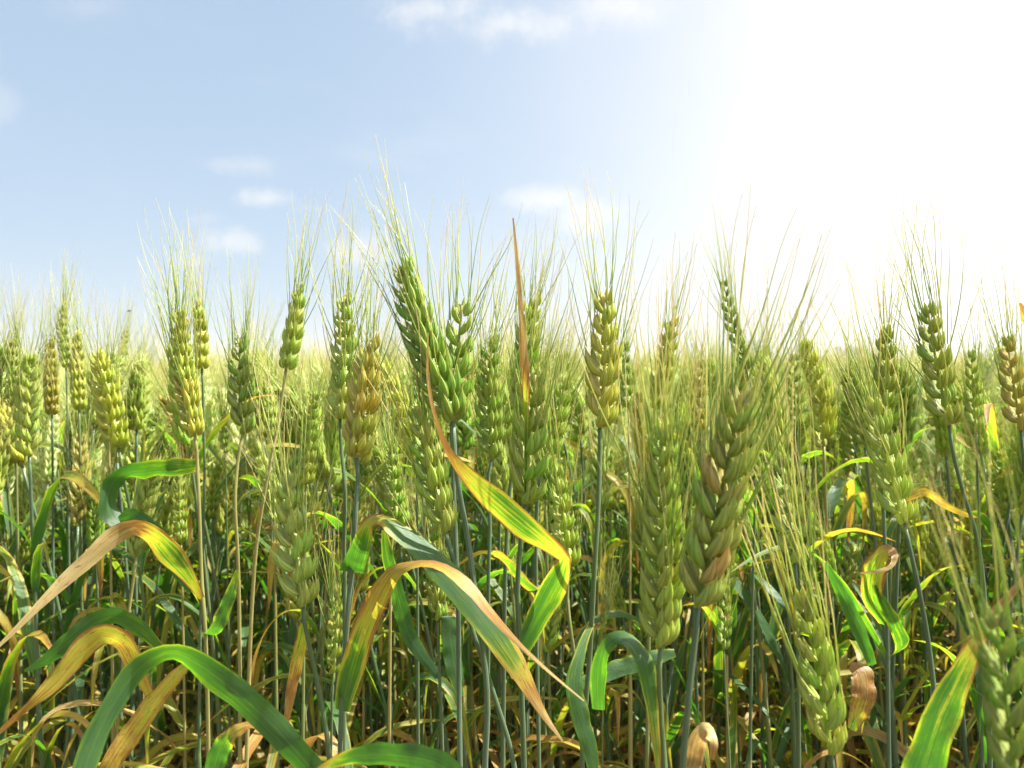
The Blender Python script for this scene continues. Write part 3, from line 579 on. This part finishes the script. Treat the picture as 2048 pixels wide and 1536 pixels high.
# ------------------------------------------------------------------ the leaves that stand out; each belongs to the nearest stalk at its foot
def add_leaf(pts, label=None, short=None, n=34):
    mb, C = pixel_leaf(pts, n)
    foot = Vector(C[0]); best = None
    for (root, Cs, tip, sh, d) in STALKS:
        if short and sh != short: continue
        dist = np.linalg.norm(Cs - np.array(foot), axis=1); k = dist.argmin()
        if best is None or dist[k] < best[0]: best = (dist[k], root, Vector(Cs[k]))
    shift = np.array(best[2]-foot) if best[0] < 0.03 else np.zeros(3)
    # blend the foot onto the stem
    V = mb.v[0]; A = mb.a[0]; w = np.clip(1-A[:, 0]/0.35, 0, 1)[:, None]**2
    mb.v[0] = V + shift*w - np.array(best[1].location)
    o = link('leaf', mb.mesh('leaf', M_LEAF), best[1])
    if label: o['label'] = label
    return o
LEAVES = [   # foot first: px, py, distance, apparent width px, depth tilt, dryness
 ('upright dead flag leaf with a brown pointed tip', 'fat ear below the dead leaf', [(1050,1000,.44,6,.2,.2),(1052,860,.435,8,.3,.25),(1051,775,.43,18,.4,.5),(1048,715,.43,20,.3,.85),(1043,640,.43,14,.3,.93),(1038,570,.43,10,.2,.92),(1031,490,.43,7,.2,.9),(1026,436,.43,3,.2,.75)]),
 ('twisted yellow green leaf folded back on itself, ending in a long red brown thread', None, [(1026,1290,.455,34,.5,.18),(1062,1238,.45,52,.4,.2),(1100,1180,.44,62,.3,.2),(1122,1136,.432,40,.6,.26),(1128,1118,.43,30,.9,.4),(1112,1102,.426,36,.9,.45),(1050,1055,.42,58,.5,.30),(985,1000,.415,58,.4,.30),(935,950,.41,38,.3,.45),(905,915,.405,20,.4,.62),(882,870,.40,11,.5,.75),(862,800,.40,8,.6,.85),(855,740,.40,7,.5,.9),(856,665,.40,3,.4,.95)]),
 ('yellow and brown arching leaf with a curled rusty crest', 'browning ear', [(682,1410,.435,36,.4,.2),(700,1340,.43,56,.4,.25),(727,1258,.42,58,.4,.42),(758,1190,.41,52,.5,.52),(790,1142,.40,36,1.0,.56),(830,1126,.395,16,2.2,.60),(880,1132,.39,15,2.0,.62),(935,1168,.385,30,1.0,.62),(980,1225,.38,22,.8,.64),(1040,1290,.38,10,.6,.8),(1100,1345,.38,7,.5,.9),(1168,1402,.38,3,.4,.95)]),
 ('green leaf with brown edges drooping to a dry point', 'browning ear', [(705,1172,.425,56,.4,.10),(722,1100,.42,46,.5,.15),(738,1050,.415,30,1.2,.42),(765,1040,.41,24,1.8,.40),(815,1075,.41,46,.8,.12),(870,1122,.41,56,.5,.10),(930,1190,.41,64,.4,.12),(985,1260,.41,62,.4,.16),(1030,1325,.41,50,.4,.35),(1065,1390,.41,30,.4,.72),(1095,1440,.41,14,.4,.9),(1125,1482,.41,4,.3,.95)]),
 ('broad green leaf arching over the lower left', None, [(640,1560,.36,50,.4,.08),(590,1500,.35,56,.4,.08),(520,1428,.345,60,.4,.10),(450,1368,.34,60,.5,.12),(395,1328,.335,48,1.0,.14),(340,1305,.33,38,1.4,.20),(285,1330,.325,44,1.0,.16),(235,1395,.32,50,.6,.10),(195,1470,.315,52,.5,.10),(160,1560,.31,50,.4,.08)]),
 ('green leaf folding over into a long bleached tan tip at the left', None, [(392,1195,.52,10,.3,.55),(370,1150,.51,34,.4,.36),(340,1110,.50,54,.4,.30),(305,1072,.49,44,.9,.45),(268,1056,.48,34,1.4,.85),(222,1080,.47,44,.7,1.0),(165,1130,.46,36,.5,1.0),(105,1185,.45,24,.4,1.0),(50,1240,.44,14,.4,1.0),(-20,1310,.43,5,.3,1.0)]),
 ('grey green leaf blade behind the tan tipped leaf', None, [(385,1180,.56,24,.4,.1),(345,1120,.555,44,.4,.1),(300,1062,.55,46,.5,.08),(262,1032,.55,34,.8,.06),(238,1040,.55,16,.6,.06)]),
 ('dark green leaf drooping to the lower left', None, [(330,1310,.46,14,.4,.25),(285,1262,.455,32,.5,.18),(232,1234,.45,38,1.0,.08),(185,1248,.445,46,.6,.05),(130,1290,.44,40,.5,.05),(85,1325,.44,24,.4,.06),(48,1342,.44,4,.3,.1)]),
 ('mustard yellow leaf bent over a sharp crease at the lower left', None, [(305,1400,.43,16,.4,.5),(275,1340,.425,34,.5,.58),(245,1285,.42,44,.9,.50),(205,1270,.415,46,.9,.47),(160,1305,.41,52,.5,.47),(110,1365,.405,40,.4,.5),(60,1410,.40,18,.4,.62),(-20,1480,.40,8,.3,.8)]),
 ('dull tan leaf hanging at the lower left', None, [(392,1312,.40,10,.4,.42),(350,1355,.395,32,.4,.46),(305,1410,.39,44,.4,.5),(262,1470,.385,48,.4,.54),(222,1530,.38,46,.4,.58),(190,1590,.38,40,.4,.8)]),
 ('dark green leaf curling down at its bent tip', None, [(400,930,.60,30,.5,.3),(350,935,.59,42,.6,.22),(295,940,.58,36,1.2,.2),(245,950,.575,34,1.4,.1),(218,985,.57,36,.8,.05),(222,1030,.57,40,.5,.05),(250,1060,.57,18,.4,.05)]),
 ('broad dark leaf crossing the bottom edge', None, [(930,1580,.30,50,.6,.05),(880,1530,.30,56,.7,.06),(800,1512,.30,52,.8,.06),(720,1512,.30,40,.9,.1),(650,1535,.30,20,.7,.5),(600,1580,.30,10,.5,.6)]),
 ('grey green leaf arching over at the base of the long ear', None, [(1196,1420,.36,30,.5,.1),(1196,1350,.355,38,.6,.12),(1206,1300,.35,32,1.2,.12),(1232,1274,.345,26,1.9,.1),(1265,1284,.34,34,1.2,.14),(1290,1325,.335,42,.6,.14),(1302,1390,.335,34,.5,.2),(1310,1460,.335,22,.4,.32),(1318,1550,.335,12,.3,.4)]),
 ('broad green leaf with an orange scorched edge at the right', 'corner ear', [(1815,1620,.30,80,.4,.20),(1845,1540,.30,84,.4,.20),(1878,1440,.30,74,.4,.22),(1915,1360,.30,56,.5,.28),(1950,1290,.30,36,.5,.55),(1985,1235,.30,26,.4,.72),(2020,1190,.30,16,.3,.8),(2070,1130,.30,6,.3,.85)]),
 ('curled tan strip of dead leaf at the bottom edge', None, [(1380,1580,.36,40,.3,.9),(1385,1530,.36,44,.4,.82),(1395,1480,.36,42,.8,.9),(1412,1462,.355,38,1.3,1.0),(1428,1480,.35,20,.8,.95),(1424,1520,.35,12,.6,.7)]),
 ('yellow green leaf whose tip curls round into a pale hook', None, [(1730,1250,.56,40,.4,.28),(1738,1190,.555,48,.4,.3),(1752,1130,.55,52,.5,.38),(1772,1102,.545,36,1.2,.55),(1790,1108,.54,16,.8,.8),(1784,1130,.535,10,.5,1.0),(1760,1142,.53,9,.4,1.0),(1720,1146,.53,3,.3,1.0)]),
 ('bright green pointed leaf sunlit from behind', None, [(1830,1330,.55,14,.4,.25),(1808,1290,.55,34,.4,.22),(1785,1240,.55,30,.4,.2),(1762,1195,.55,16,.4,.2),(1750,1170,.55,4,.3,.2)]),
 ('dark green straight leaf crossing behind the low ear', None, [(1745,1330,.48,20,.4,.12),(1715,1255,.48,34,.4,.08),(1685,1190,.48,28,.4,.06),(1650,1125,.48,12,.4,.1)]),
 ('tan and yellow dead leaf hanging behind the low ear', None, [(1700,1330,.48,18,.4,.7),(1722,1345,.475,50,.5,.8),(1728,1390,.47,54,.4,.75),(1716,1430,.47,40,.4,.42),(1704,1460,.47,20,.4,.35)]),
 ('flat green leaf pointing right above the arching one', None, [(1200,1352,.46,26,.4,.12),(1240,1335,.46,40,.4,.15),(1300,1318,.46,40,.4,.16),(1350,1305,.46,18,.4,.2)]),
 ('grey green hanging leaf at the centre bottom', None, [(905,1180,.50,30,.4,.1),(900,1260,.50,40,.4,.08),(910,1340,.50,40,.4,.08),(922,1392,.50,14,.4,.15)]),
 ('long grey green leaf slanting behind the brown arching leaf', None, [(835,1340,.52,22,.4,.1),(815,1270,.52,36,.4,.08),(795,1190,.52,34,.5,.12),(775,1110,.52,28,.5,.2),(768,1060,.52,12,.4,.3)]),
 ('pale green leaf hanging below the fresh pale ear', None, [(1130,1290,.42,18,.4,.3),(1140,1340,.42,36,.4,.14),(1158,1420,.42,44,.4,.12),(1180,1500,.42,36,.4,.12),(1195,1580,.42,20,.4,.2)]),
 ('yellow leaf fallen across the stems right of the grey green ear', None, [(1935,1040,.66,8,.4,.6),(1890,1010,.65,18,.5,.55),(1850,985,.64,20,.6,.55),(1805,1000,.64,16,.6,.62),(1760,990,.64,6,.4,.7)]),
 ('orange dry leaf strip pointing into the sky at the right edge', 'ear at the right edge', [(2085,760,.50,16,.4,.6),(2068,680,.50,20,.4,.62),(2052,635,.50,22,.4,.62),(2040,606,.50,5,.3,.72)]),
 ('yellowing leaf bowed behind the twisted leaf', None, [(1060,1200,.53,20,.4,.3),(1035,1150,.53,24,.6,.34),(1000,1112,.53,16,1.2,.36),(960,1106,.53,10,1.6,.5),(915,1130,.53,5,.6,.6)]),
 ('green pointed blade standing low in the left half', None, [(420,1300,.50,24,.4,.1),(440,1240,.50,34,.4,.2),(460,1190,.50,26,.4,.2),(475,1140,.50,8,.4,.3)]),
 ('orange dry blade hanging under the bluish ear', None, [(612,1235,.425,20,.4,.3),(600,1300,.425,30,.4,.45),(585,1370,.425,26,.4,.72),(572,1450,.425,12,.4,.8)]),
 ('short green leaf with a tan fold at the bottom edge', None, [(420,1570,.36,44,.4,.06),(440,1500,.355,46,.5,.08),(470,1462,.35,30,1.0,.5),(505,1450,.35,14,1.0,.78),(530,1465,.35,6,.5,.8)]),
]
for lab, sh, pts in LEAVES: add_leaf(pts, lab, sh)

# ------------------------------------------------------------------ prototypes of the ordinary stalk
def proto_parts(seed, low=False):
    """stem, ear, awns, leaves of one stalk standing at the origin; list of (kind, MB)"""
    rs = random.Random(seed); Hs = 0.60; L = rs.uniform(.070, .092)
    lean = rs.uniform(.0, .06); az = rs.random()*2*PI; dx, dy = math.cos(az), math.sin(az)
    sway = rs.uniform(-.02, .02)
    pts = [(0, 0, -.01), (dx*.012+dy*sway, dy*.012-dx*sway, .18), (dx*lean*.25, dy*lean*.25, .36), (dx*lean*.6, dy*lean*.6, .50), (dx*lean, dy*lean, Hs)]
    Cs = catmull(pts, 22 if low else 40); tg = Cs[-1]-Cs[-2]; tg /= np.linalg.norm(tg); b = rs.choice((.05, .12, .2, .45))*rs.uniform(.6, 1.2)
    e = [Cs[-1], Cs[-1]+(tg+np.array([dx, dy, 0])*b*.4)*L*.5, Cs[-1]+(tg+np.array([dx, dy, -.1])*b)*L]
    Ce = catmull(e, 14); org = Ce[0].copy()
    stem = stem_mb(Cs, .00125, .0021, sheath=(.35, .68), rnd=rs.random(), sides=5 if low else 7)
    ear = MB(); tube(ear, Ce[:-1]-org, np.linspace(.0012, .0006, 13), 5)
    lay = ear_layout(Ce-org, rs.random()*PI, rs, rs.randint(13, 17), rs.uniform(.92, 1.1), 1.0)
    awns = ear_and_awns(ear, lay, Ce-org, rs, .82, 1.0, 5 if low else 7, 5 if low else 7, .00028 if low else .00027, 3, 4 if low else 6)
    leaves = []
    # height on the stem, length, width, rise, droop, dryness at the foot, dryness at the tip: blades green above, dead and brown low down
    spec = [(.50, (.09, .16), (.005, .009), (.8, 1.35), (.6, 2.6), (.0, .25), (.15, .8)), (.44, (.10, .2), (.006, .010), (.7, 1.35), (.6, 2.8), (.0, .2), (.1, .7)),
            (.55, (.12, .18), (.007, .011), (.8, 1.3), (1.0, 2.6), (.0, .25), (.2, .9)), (.40, (.14, .22), (.007, .012), (.7, 1.35), (.8, 2.8), (.0, .22), (.1, .8)),
            (.36, (.10, .2), (.004, .008), (.4, 1.3), (.8, 3.0), (.0, .45), (.2, .9)), (.32, (.12, .2), (.006, .011), (.4, 1.3), (1.0, 3.2), (.0, .45), (.3, .9)),
            (.26, (.14, .22), (.006, .011), (.3, 1.2), (1.4, 3.2), (.15, .7), (.35, .85)), (.22, (.10, .2), (.004, .008), (.1, 1.2), (1.0, 3.4), (.45, .72), (.55, .9)),
            (.17, (.1, .18), (.006, .011), (-.4, .9), (1.0, 3.2), (.52, .75), (.6, .85)), (.12, (.12, .2), (.007, .011), (.0, .8), (2.0, 3.2), (.52, .75), (.6, .86)), (.07, (.10, .17), (.006, .010), (-.2, .6), (2.0, 3.2), (.55, .8), (.6, .86))]
    a0 = rs.random()*2*PI
    for i, (z, l, w, ri, dr, d0, d1) in enumerate(spec):
        if rs.random() < (.45 if i < 2 else .2): continue
        z = z+rs.uniform(-.04, .04); k = int(np.argmin(abs(Cs[:, 2]-z)))
        dd0 = rs.uniform(*d0)
        leaves.append(wild_leaf(rs, Cs[k], a0+i*PI+rs.uniform(-.5, .5), rs.uniform(*l), rs.uniform(*w), rs.uniform(*ri), rs.uniform(*dr), rs.uniform(-1.5, 1.5), dd0, max(dd0, rs.uniform(*d1)), 10 if low else 16, 3 if low else 5))
    return stem, ear, awns, leaves, org, Hs+L

PROTOS = []
for i in range(20):
    stem, ear, awns, leaves, org, tot = proto_parts(500+i)
    PROTOS.append((stem.mesh('stem', M_STEM), ear.mesh('ear', M_EAR), awns.mesh('awns', M_AWN), [l.mesh('leaf', M_LEAF) for l in leaves], org, tot))

COLS = [(GREEN, 'green'), (LIME, 'lime'), (PALE, 'pale'), (YEL, 'straw'), (OLIVE, 'olive'), (DARK, 'dark'), (BROWN, 'browning')]
def scatter(y0, y1, dens, margin, mind, rs, existing):
    """jittered positions in the wedge in front of the camera"""
    pts = []; step = 1/math.sqrt(dens); y = y0
    while y < y1:
        xm = .66*y+margin; x = -xm
        while x < xm:
            p = (x+rs.uniform(-.5, .5)*step, y+rs.uniform(-.5, .5)*step)
            if all((p[0]-q[0])**2+(p[1]-q[1])**2 > mind*mind for q in existing): pts.append(p)
            x += step
        y += step
    return pts
rs = random.Random(5)
feet = [(Vector(c[0]).x, Vector(c[0]).y) for (_, c, _, _, _) in STALKS]
cand = scatter(.70, 1.40, 700, .16, .015, rs, feet)
cand.sort(key=lambda p: math.hypot(*p)); N_IND = 300-len(HEROES)
FILL = cand[:N_IND]; R_IND = math.hypot(*FILL[-1])
ORD = ['first', 'second', 'third', 'fourth', 'fifth', 'sixth', 'seventh', 'eighth', 'ninth', 'tenth']
used = {}
def place_stalk(x, y):
    stem, ear, awns, leaves, org, tot = PROTOS[rs.randrange(len(PROTOS))]
    d = math.hypot(x, y)
    # ear tips: most a little under eye level, a few just above it
    want = CAM_H + min(rs.gauss(-.05, .065), (740-rs.uniform(678, 725))/F*d)
    sc = want/tot; rz = rs.random()*2*PI
    col, cname = rs.choices(COLS, weights=[5, 6, 5, 2, 2, 2, 1])[0]
    M = Matrix.Rotation(rz, 3, 'Z'); tip = proj((x+(M @ Vector(org)).x*sc, y+(M @ Vector(org)).y*sc, want))
    near = min(STALKS[:len(HEROES)], key=lambda h: abs(h[2][0]-tip[0])+.3*abs(h[2][1]-tip[1])); side = 'left' if tip[0] < near[2][0] else 'right'
    row = 'close' if d < .85 else ('further' if d < 1.1 else 'far')
    root = thing('wheat_stalk', f'{cname} stalk {row} behind {side} of the {near[3]}', 'wheat stalk', (x, y, 0), GROUP)
    root.rotation_euler = (rs.gauss(0, .045), rs.gauss(0, .045), rz); root.scale = (sc, sc, sc)
    used.setdefault(root['label'], []).append((d, root))
    link('stem', stem, root); e = link('ear', ear, root, tuple(c*rs.uniform(.9, 1.12) for c in col)); e.location = org; k = rs.uniform(.82, 1.08); e.scale = (k, k, rs.uniform(.8, 1.12))
    link('awns', awns, e)
    for l in leaves: link('leaf', l, root)
for p in FILL: place_stalk(*p)
for lab, L in used.items():        # several of one look behind one ear: say which, nearest first
    L.sort(key=lambda t: t[0])
    if len(L) > 1:
        for i, (_, o) in enumerate(L): o['label'] = f'{ORD[min(i, 9)]} nearest ' + lab

# ------------------------------------------------------------------ the rest of the field: one uncountable mass
def gn_scatter(name, pts, rots, scl, idx, protos, kind='stuff', label=None):
    me = bpy.data.meshes.new(name); me.from_pydata(pts, [], [])
    a = me.attributes.new('rot', 'FLOAT_VECTOR', 'POINT'); a.data.foreach_set('vector', np.array(rots, dtype=np.float32).ravel())
    a = me.attributes.new('scl', 'FLOAT', 'POINT'); a.data.foreach_set('value', np.array(scl, dtype=np.float32))
    a = me.attributes.new('idx', 'INT', 'POINT'); a.data.foreach_set('value', np.array(idx, dtype=np.int32))
    col = bpy.data.collections.new(name+'_kinds')
    for i, (pm, c) in enumerate(protos):
        o = bpy.data.objects.new(f'{name}_kind_{i:02d}', pm); o.color = (*c, 1); col.objects.link(o)
    ng = bpy.data.node_groups.new(name+'_spread', 'GeometryNodeTree')
    ng.interface.new_socket('Geometry', in_out='INPUT', socket_type='NodeSocketGeometry'); ng.interface.new_socket('Geometry', in_out='OUTPUT', socket_type='NodeSocketGeometry')
    N = ng.nodes; Lk = ng.links; gi = N.new('NodeGroupInput'); go = N.new('NodeGroupOutput')
    ci = N.new('GeometryNodeCollectionInfo'); ci.inputs[0].default_value = col; ci.inputs['Separate Children'].default_value = True; ci.inputs['Reset Children'].default_value = True
    ip = N.new('GeometryNodeInstanceOnPoints'); ip.inputs['Pick Instance'].default_value = True
    def na(nm, ty):
        n = N.new('GeometryNodeInputNamedAttribute'); n.data_type = ty; n.inputs[0].default_value = nm; return n.outputs[0]
    e2r = N.new('FunctionNodeEulerToRotation')
    Lk.new(na('rot', 'FLOAT_VECTOR'), e2r.inputs[0]); Lk.new(e2r.outputs[0], ip.inputs['Rotation'])
    Lk.new(na('scl', 'FLOAT'), ip.inputs['Scale']); Lk.new(na('idx', 'INT'), ip.inputs['Instance Index'])
    Lk.new(gi.outputs[0], ip.inputs['Points']); Lk.new(ci.outputs[0], ip.inputs['Instance']); Lk.new(ip.outputs[0], go.inputs[0])
    o = link(name, me); md = o.modifiers.new('spread', 'NODES'); md.node_group = ng; o['kind'] = kind
    if label: o['label'] = label
    return o

def whole(seed):
    stem, ear, awns, leaves, org, tot = proto_parts(seed, low=True); mb = MB()
    mb.merge(stem, None, 0); mb.merge(ear, Matrix.Translation(org), 1); mb.merge(awns, Matrix.Translation(org), 2)
    for l in leaves: mb.merge(l, None, 3)
    return mb.mesh('far_stalk', [M_STEM, M_EAR, M_AWN, M_LEAF]), tot
WH = [whole(900+i) for i in range(18)]
wcols = [LIME, PALE, GREEN, YEL, LIME, OLIVE, PALE, LIME, YEL, PALE]
pts, rots, scl, idx = [], [], [], []
rf = random.Random(77)
rest = cand[N_IND:] + [p for p in scatter(1.40, 3.2, 700, .9, 0, rf, []) ] + scatter(3.2, 7, 350, 1.2, 0, rf, []) + scatter(7, 16, 60, 1.5, 0, rf, []) + scatter(16, 40, 14, 2, 0, rf, []) + scatter(40, 110, 2.2, 4, 0, rf, [])
# stalks standing outside the frame beside the near ones, so that the light there is a field's light
for _ in range(260):
    y = rf.uniform(.25, 1.4); sd = rf.choice((-1, 1)); x = sd*(.66*y+.17+rf.uniform(0, .75))
    if math.hypot(x, y) < 1.5 and (y > .6 or abs(x) > .66*y+.2): rest.append((x, y))
for (x, y) in rest:
    d = math.hypot(x, y); k = rf.randrange(len(WH)); want = CAM_H + min(rf.gauss(-.055, .055), (740-rf.uniform(688, 745))/F*d, .0 + .05*rf.random() if d < 6 else .02*rf.random())
    pts.append((x, y, 0)); rots.append((rf.gauss(0, .04), rf.gauss(0, .04), rf.random()*6.283)); scl.append(want/WH[k][1]); idx.append(k)
gn_scatter('wheat_crop', pts, rots, scl, idx, [(m, wcols[i % len(wcols)]) for i, (m, _) in enumerate(WH)], label='mass of bearded wheat stretching away behind the front stalks')

# dead leaves and straw lying between the stems
lit = []
for i in range(10):
    r2 = random.Random(i+40)
    lit.append((wild_leaf(r2, (0, 0, 0), 0, r2.uniform(.06, .16), r2.uniform(.004, .010), r2.uniform(-.1, .7), r2.uniform(.3, 2.0), r2.uniform(-2, 2), r2.uniform(.56, .8), r2.uniform(.6, .88), 9, 3).mesh('dead_leaf', M_LEAF), (1, 1, 1)))
pts, rots, scl, idx = [], [], [], []
for _ in range(10000):
    y = rf.uniform(.35, 1.0)**1.0*5.0*rf.random()**.6 + .3; x = rf.uniform(-1, 1)*(.68*y+.4)
    pts.append((x, y, rf.uniform(.0, .22)*rf.random())); rots.append((rf.gauss(0, .5), rf.gauss(0, .5), rf.random()*6.283)); scl.append(rf.uniform(.7, 1.3)); idx.append(rf.randrange(10))
gn_scatter('straw_litter', pts, rots, scl, idx, lit, label='brown dead leaves and straw lying between the stems')
print('stalks', len(HEROES)+len(FILL), 'reach', R_IND, 'far', len(rest))

# ------------------------------------------------------------------ far trees beyond the field, and a midge resting on an awn
M_BARK = mat_plain('bark', (0.12, 0.09, 0.06)); M_FOL = mat_plain('tree_foliage', (0.07, 0.10, 0.04), .5, .6, 1.5, .25)
def tree(px, Y, top_px, width_px, label, seed):
    """a real tree out at the field's far edge: tapered trunk, limbs, crown of leaf clumps"""
    rs = random.Random(seed); x = (px-1024)/F*Y; Ht = CAM_H + (743-top_px)/F*Y; Wd = width_px/F*Y
    root = thing('tree', label, 'tree', (x, Y, 0), 'trees beyond the far edge of the field')
    mb = MB(); tube(mb, catmull([(0, 0, -.2), (.05*Wd, 0, Ht*.25), (0, .04*Wd, Ht*.6)], 12), np.linspace(Ht*.035, Ht*.015, 12), 8)
    ends = []
    for k in range(11):
        a = k*2.4; z0 = Ht*(.2+.035*k); e = (math.cos(a)*Wd*.36*rs.uniform(.6, 1), math.sin(a)*Wd*.36*rs.uniform(.6, 1), min(Ht*.9, z0+Ht*rs.uniform(.15, .45)))
        tube(mb, catmull([(0, 0, z0), (e[0]*.5, e[1]*.5, (z0+e[2])/2+Ht*.03), e], 7), np.linspace(Ht*.012, Ht*.004, 7), 5); ends.append(e)
    link('trunk', mb.mesh('trunk', M_BARK), root)
    V, Fc = [], []
    for e in ends + [(0, 0, Ht*.85), (Wd*.1, 0, Ht*.75), (-Wd*.12, .1*Wd, Ht*.7)]:
        rad = Wd*rs.uniform(.14, .24)
        for _ in range(330):
            u = np.array([rs.gauss(0, 1) for _ in range(3)]); u /= np.linalg.norm(u); p = np.array(e) + u*rad*rs.random()**.4*np.array([1, 1, .7])
            p[2] = min(p[2], Ht*rs.uniform(.95, 1)); a = np.array([rs.gauss(0, 1) for _ in range(3)]); b = np.cross(a, u); sz = Ht*.022
            a *= sz/np.linalg.norm(a); b *= sz*.6/max(np.linalg.norm(b), 1e-6); n = len(V)
            V += [p-a, p+b, p+a, p-b]; Fc.append((n, n+1, n+2, n+3))
    me = bpy.data.meshes.new('crown'); me.from_pydata([tuple(v) for v in V], [], Fc); me.materials.append(M_FOL); link('crown', me, root)
tree(1700, 190, 692, 78, 'flat topped far tree seen left of the olive ear', 3)
tree(1625, 215, 714, 60, 'low bushy far tree just left of the flat topped tree', 4)
tree(1768, 230, 716, 80, 'low far tree behind the olive ear at the right', 5)
tree(606, 240, 718, 46, 'dim far tree below the foot of the lime ear on the slanting stem', 6)
tree(1262, 235, 722, 50, 'dim far tree behind the right of the lone straw coloured ear', 8)

def midge():
    p = at(258, 622, .9); root = thing('midge', 'tiny dark midge at an awn tip against the sky at the left', 'insect', p)
    M_INS = mat_plain('insect_body', (.03, .028, .025), .3, .4, 300); M_WING = mat_plain('insect_wing', (.35, .36, .38), .2, .3, 300, .6)
    k = .0011; mb = MB()
    C = catmull([(-2.2*k, 0, -.5*k), (-.8*k, 0, .1*k), (.6*k, 0, .4*k), (1.6*k, 0, .3*k), (2.2*k, 0, .1*k)], 14)
    tube(mb, C, np.array([.1, .3, .42, .48, .5, .48, .5, .62, .66, .6, .34, .46, .42, .15])*k, 8)
    link('body', mb.mesh('body', M_INS), root)
    for sd in (-1, 1):
        w = MB(); cc = catmull([(.8*k, .3*k*sd, .9*k), (-1*k, 1.0*k*sd, 1.3*k), (-2.8*k, 1.5*k*sd, 1.1*k)], 8)
        hf = [np.array([.1*k, .5*k*sd, 0])*math.sin(.25+2.7*i/7) for i in range(8)]; ribbon(w, cc, hf, [np.array([0, 0, 1.])]*8, [0]*8, .5, .05, 3); link('wing', w.mesh('wing', M_WING), root)
        for j in range(3):
            l = MB(); x0 = (1.2-.5*j)*k; tube(l, catmull([(x0, .3*k*sd, 0), (x0+(.5-.5*j)*k, 1.3*k*sd, .3*k), (x0+(.9-.9*j)*k, 1.9*k*sd, -1.3*k)], 7), .07*k, 5); link('leg', l.mesh('leg', M_INS), root)
midge()

# ------------------------------------------------------------------ the summer air over the field
def haze():
    me = bpy.data.meshes.new('haze'); x0, x1, y0, y1, z0, z1 = -310, 310, -70, 430, -1.2, 11
    V = [(x, y, z) for x in (x0, x1) for y in (y0, y1) for z in (z0, z1)]
    me.from_pydata(V, [], [(0, 1, 3, 2), (4, 6, 7, 5), (0, 4, 5, 1), (2, 3, 7, 6), (0, 2, 6, 4), (1, 5, 7, 3)])
    m = bpy.data.materials.new('haze'); m.use_nodes = True; t = NT(m.node_tree)
    v = t.n('ShaderNodeVolumePrincipled', ins={'Color': (.95, .97, 1, 1), 'Density': 0.0018, 'Anisotropy': 0.3})
    out = t.n('ShaderNodeOutputMaterial'); t.t.links.new(v.outputs[0], out.inputs['Volume'])
    me.materials.append(m); o = link('haze', me); o['kind'] = 'stuff'; o['label'] = 'pale summer haze over the far field'
haze()
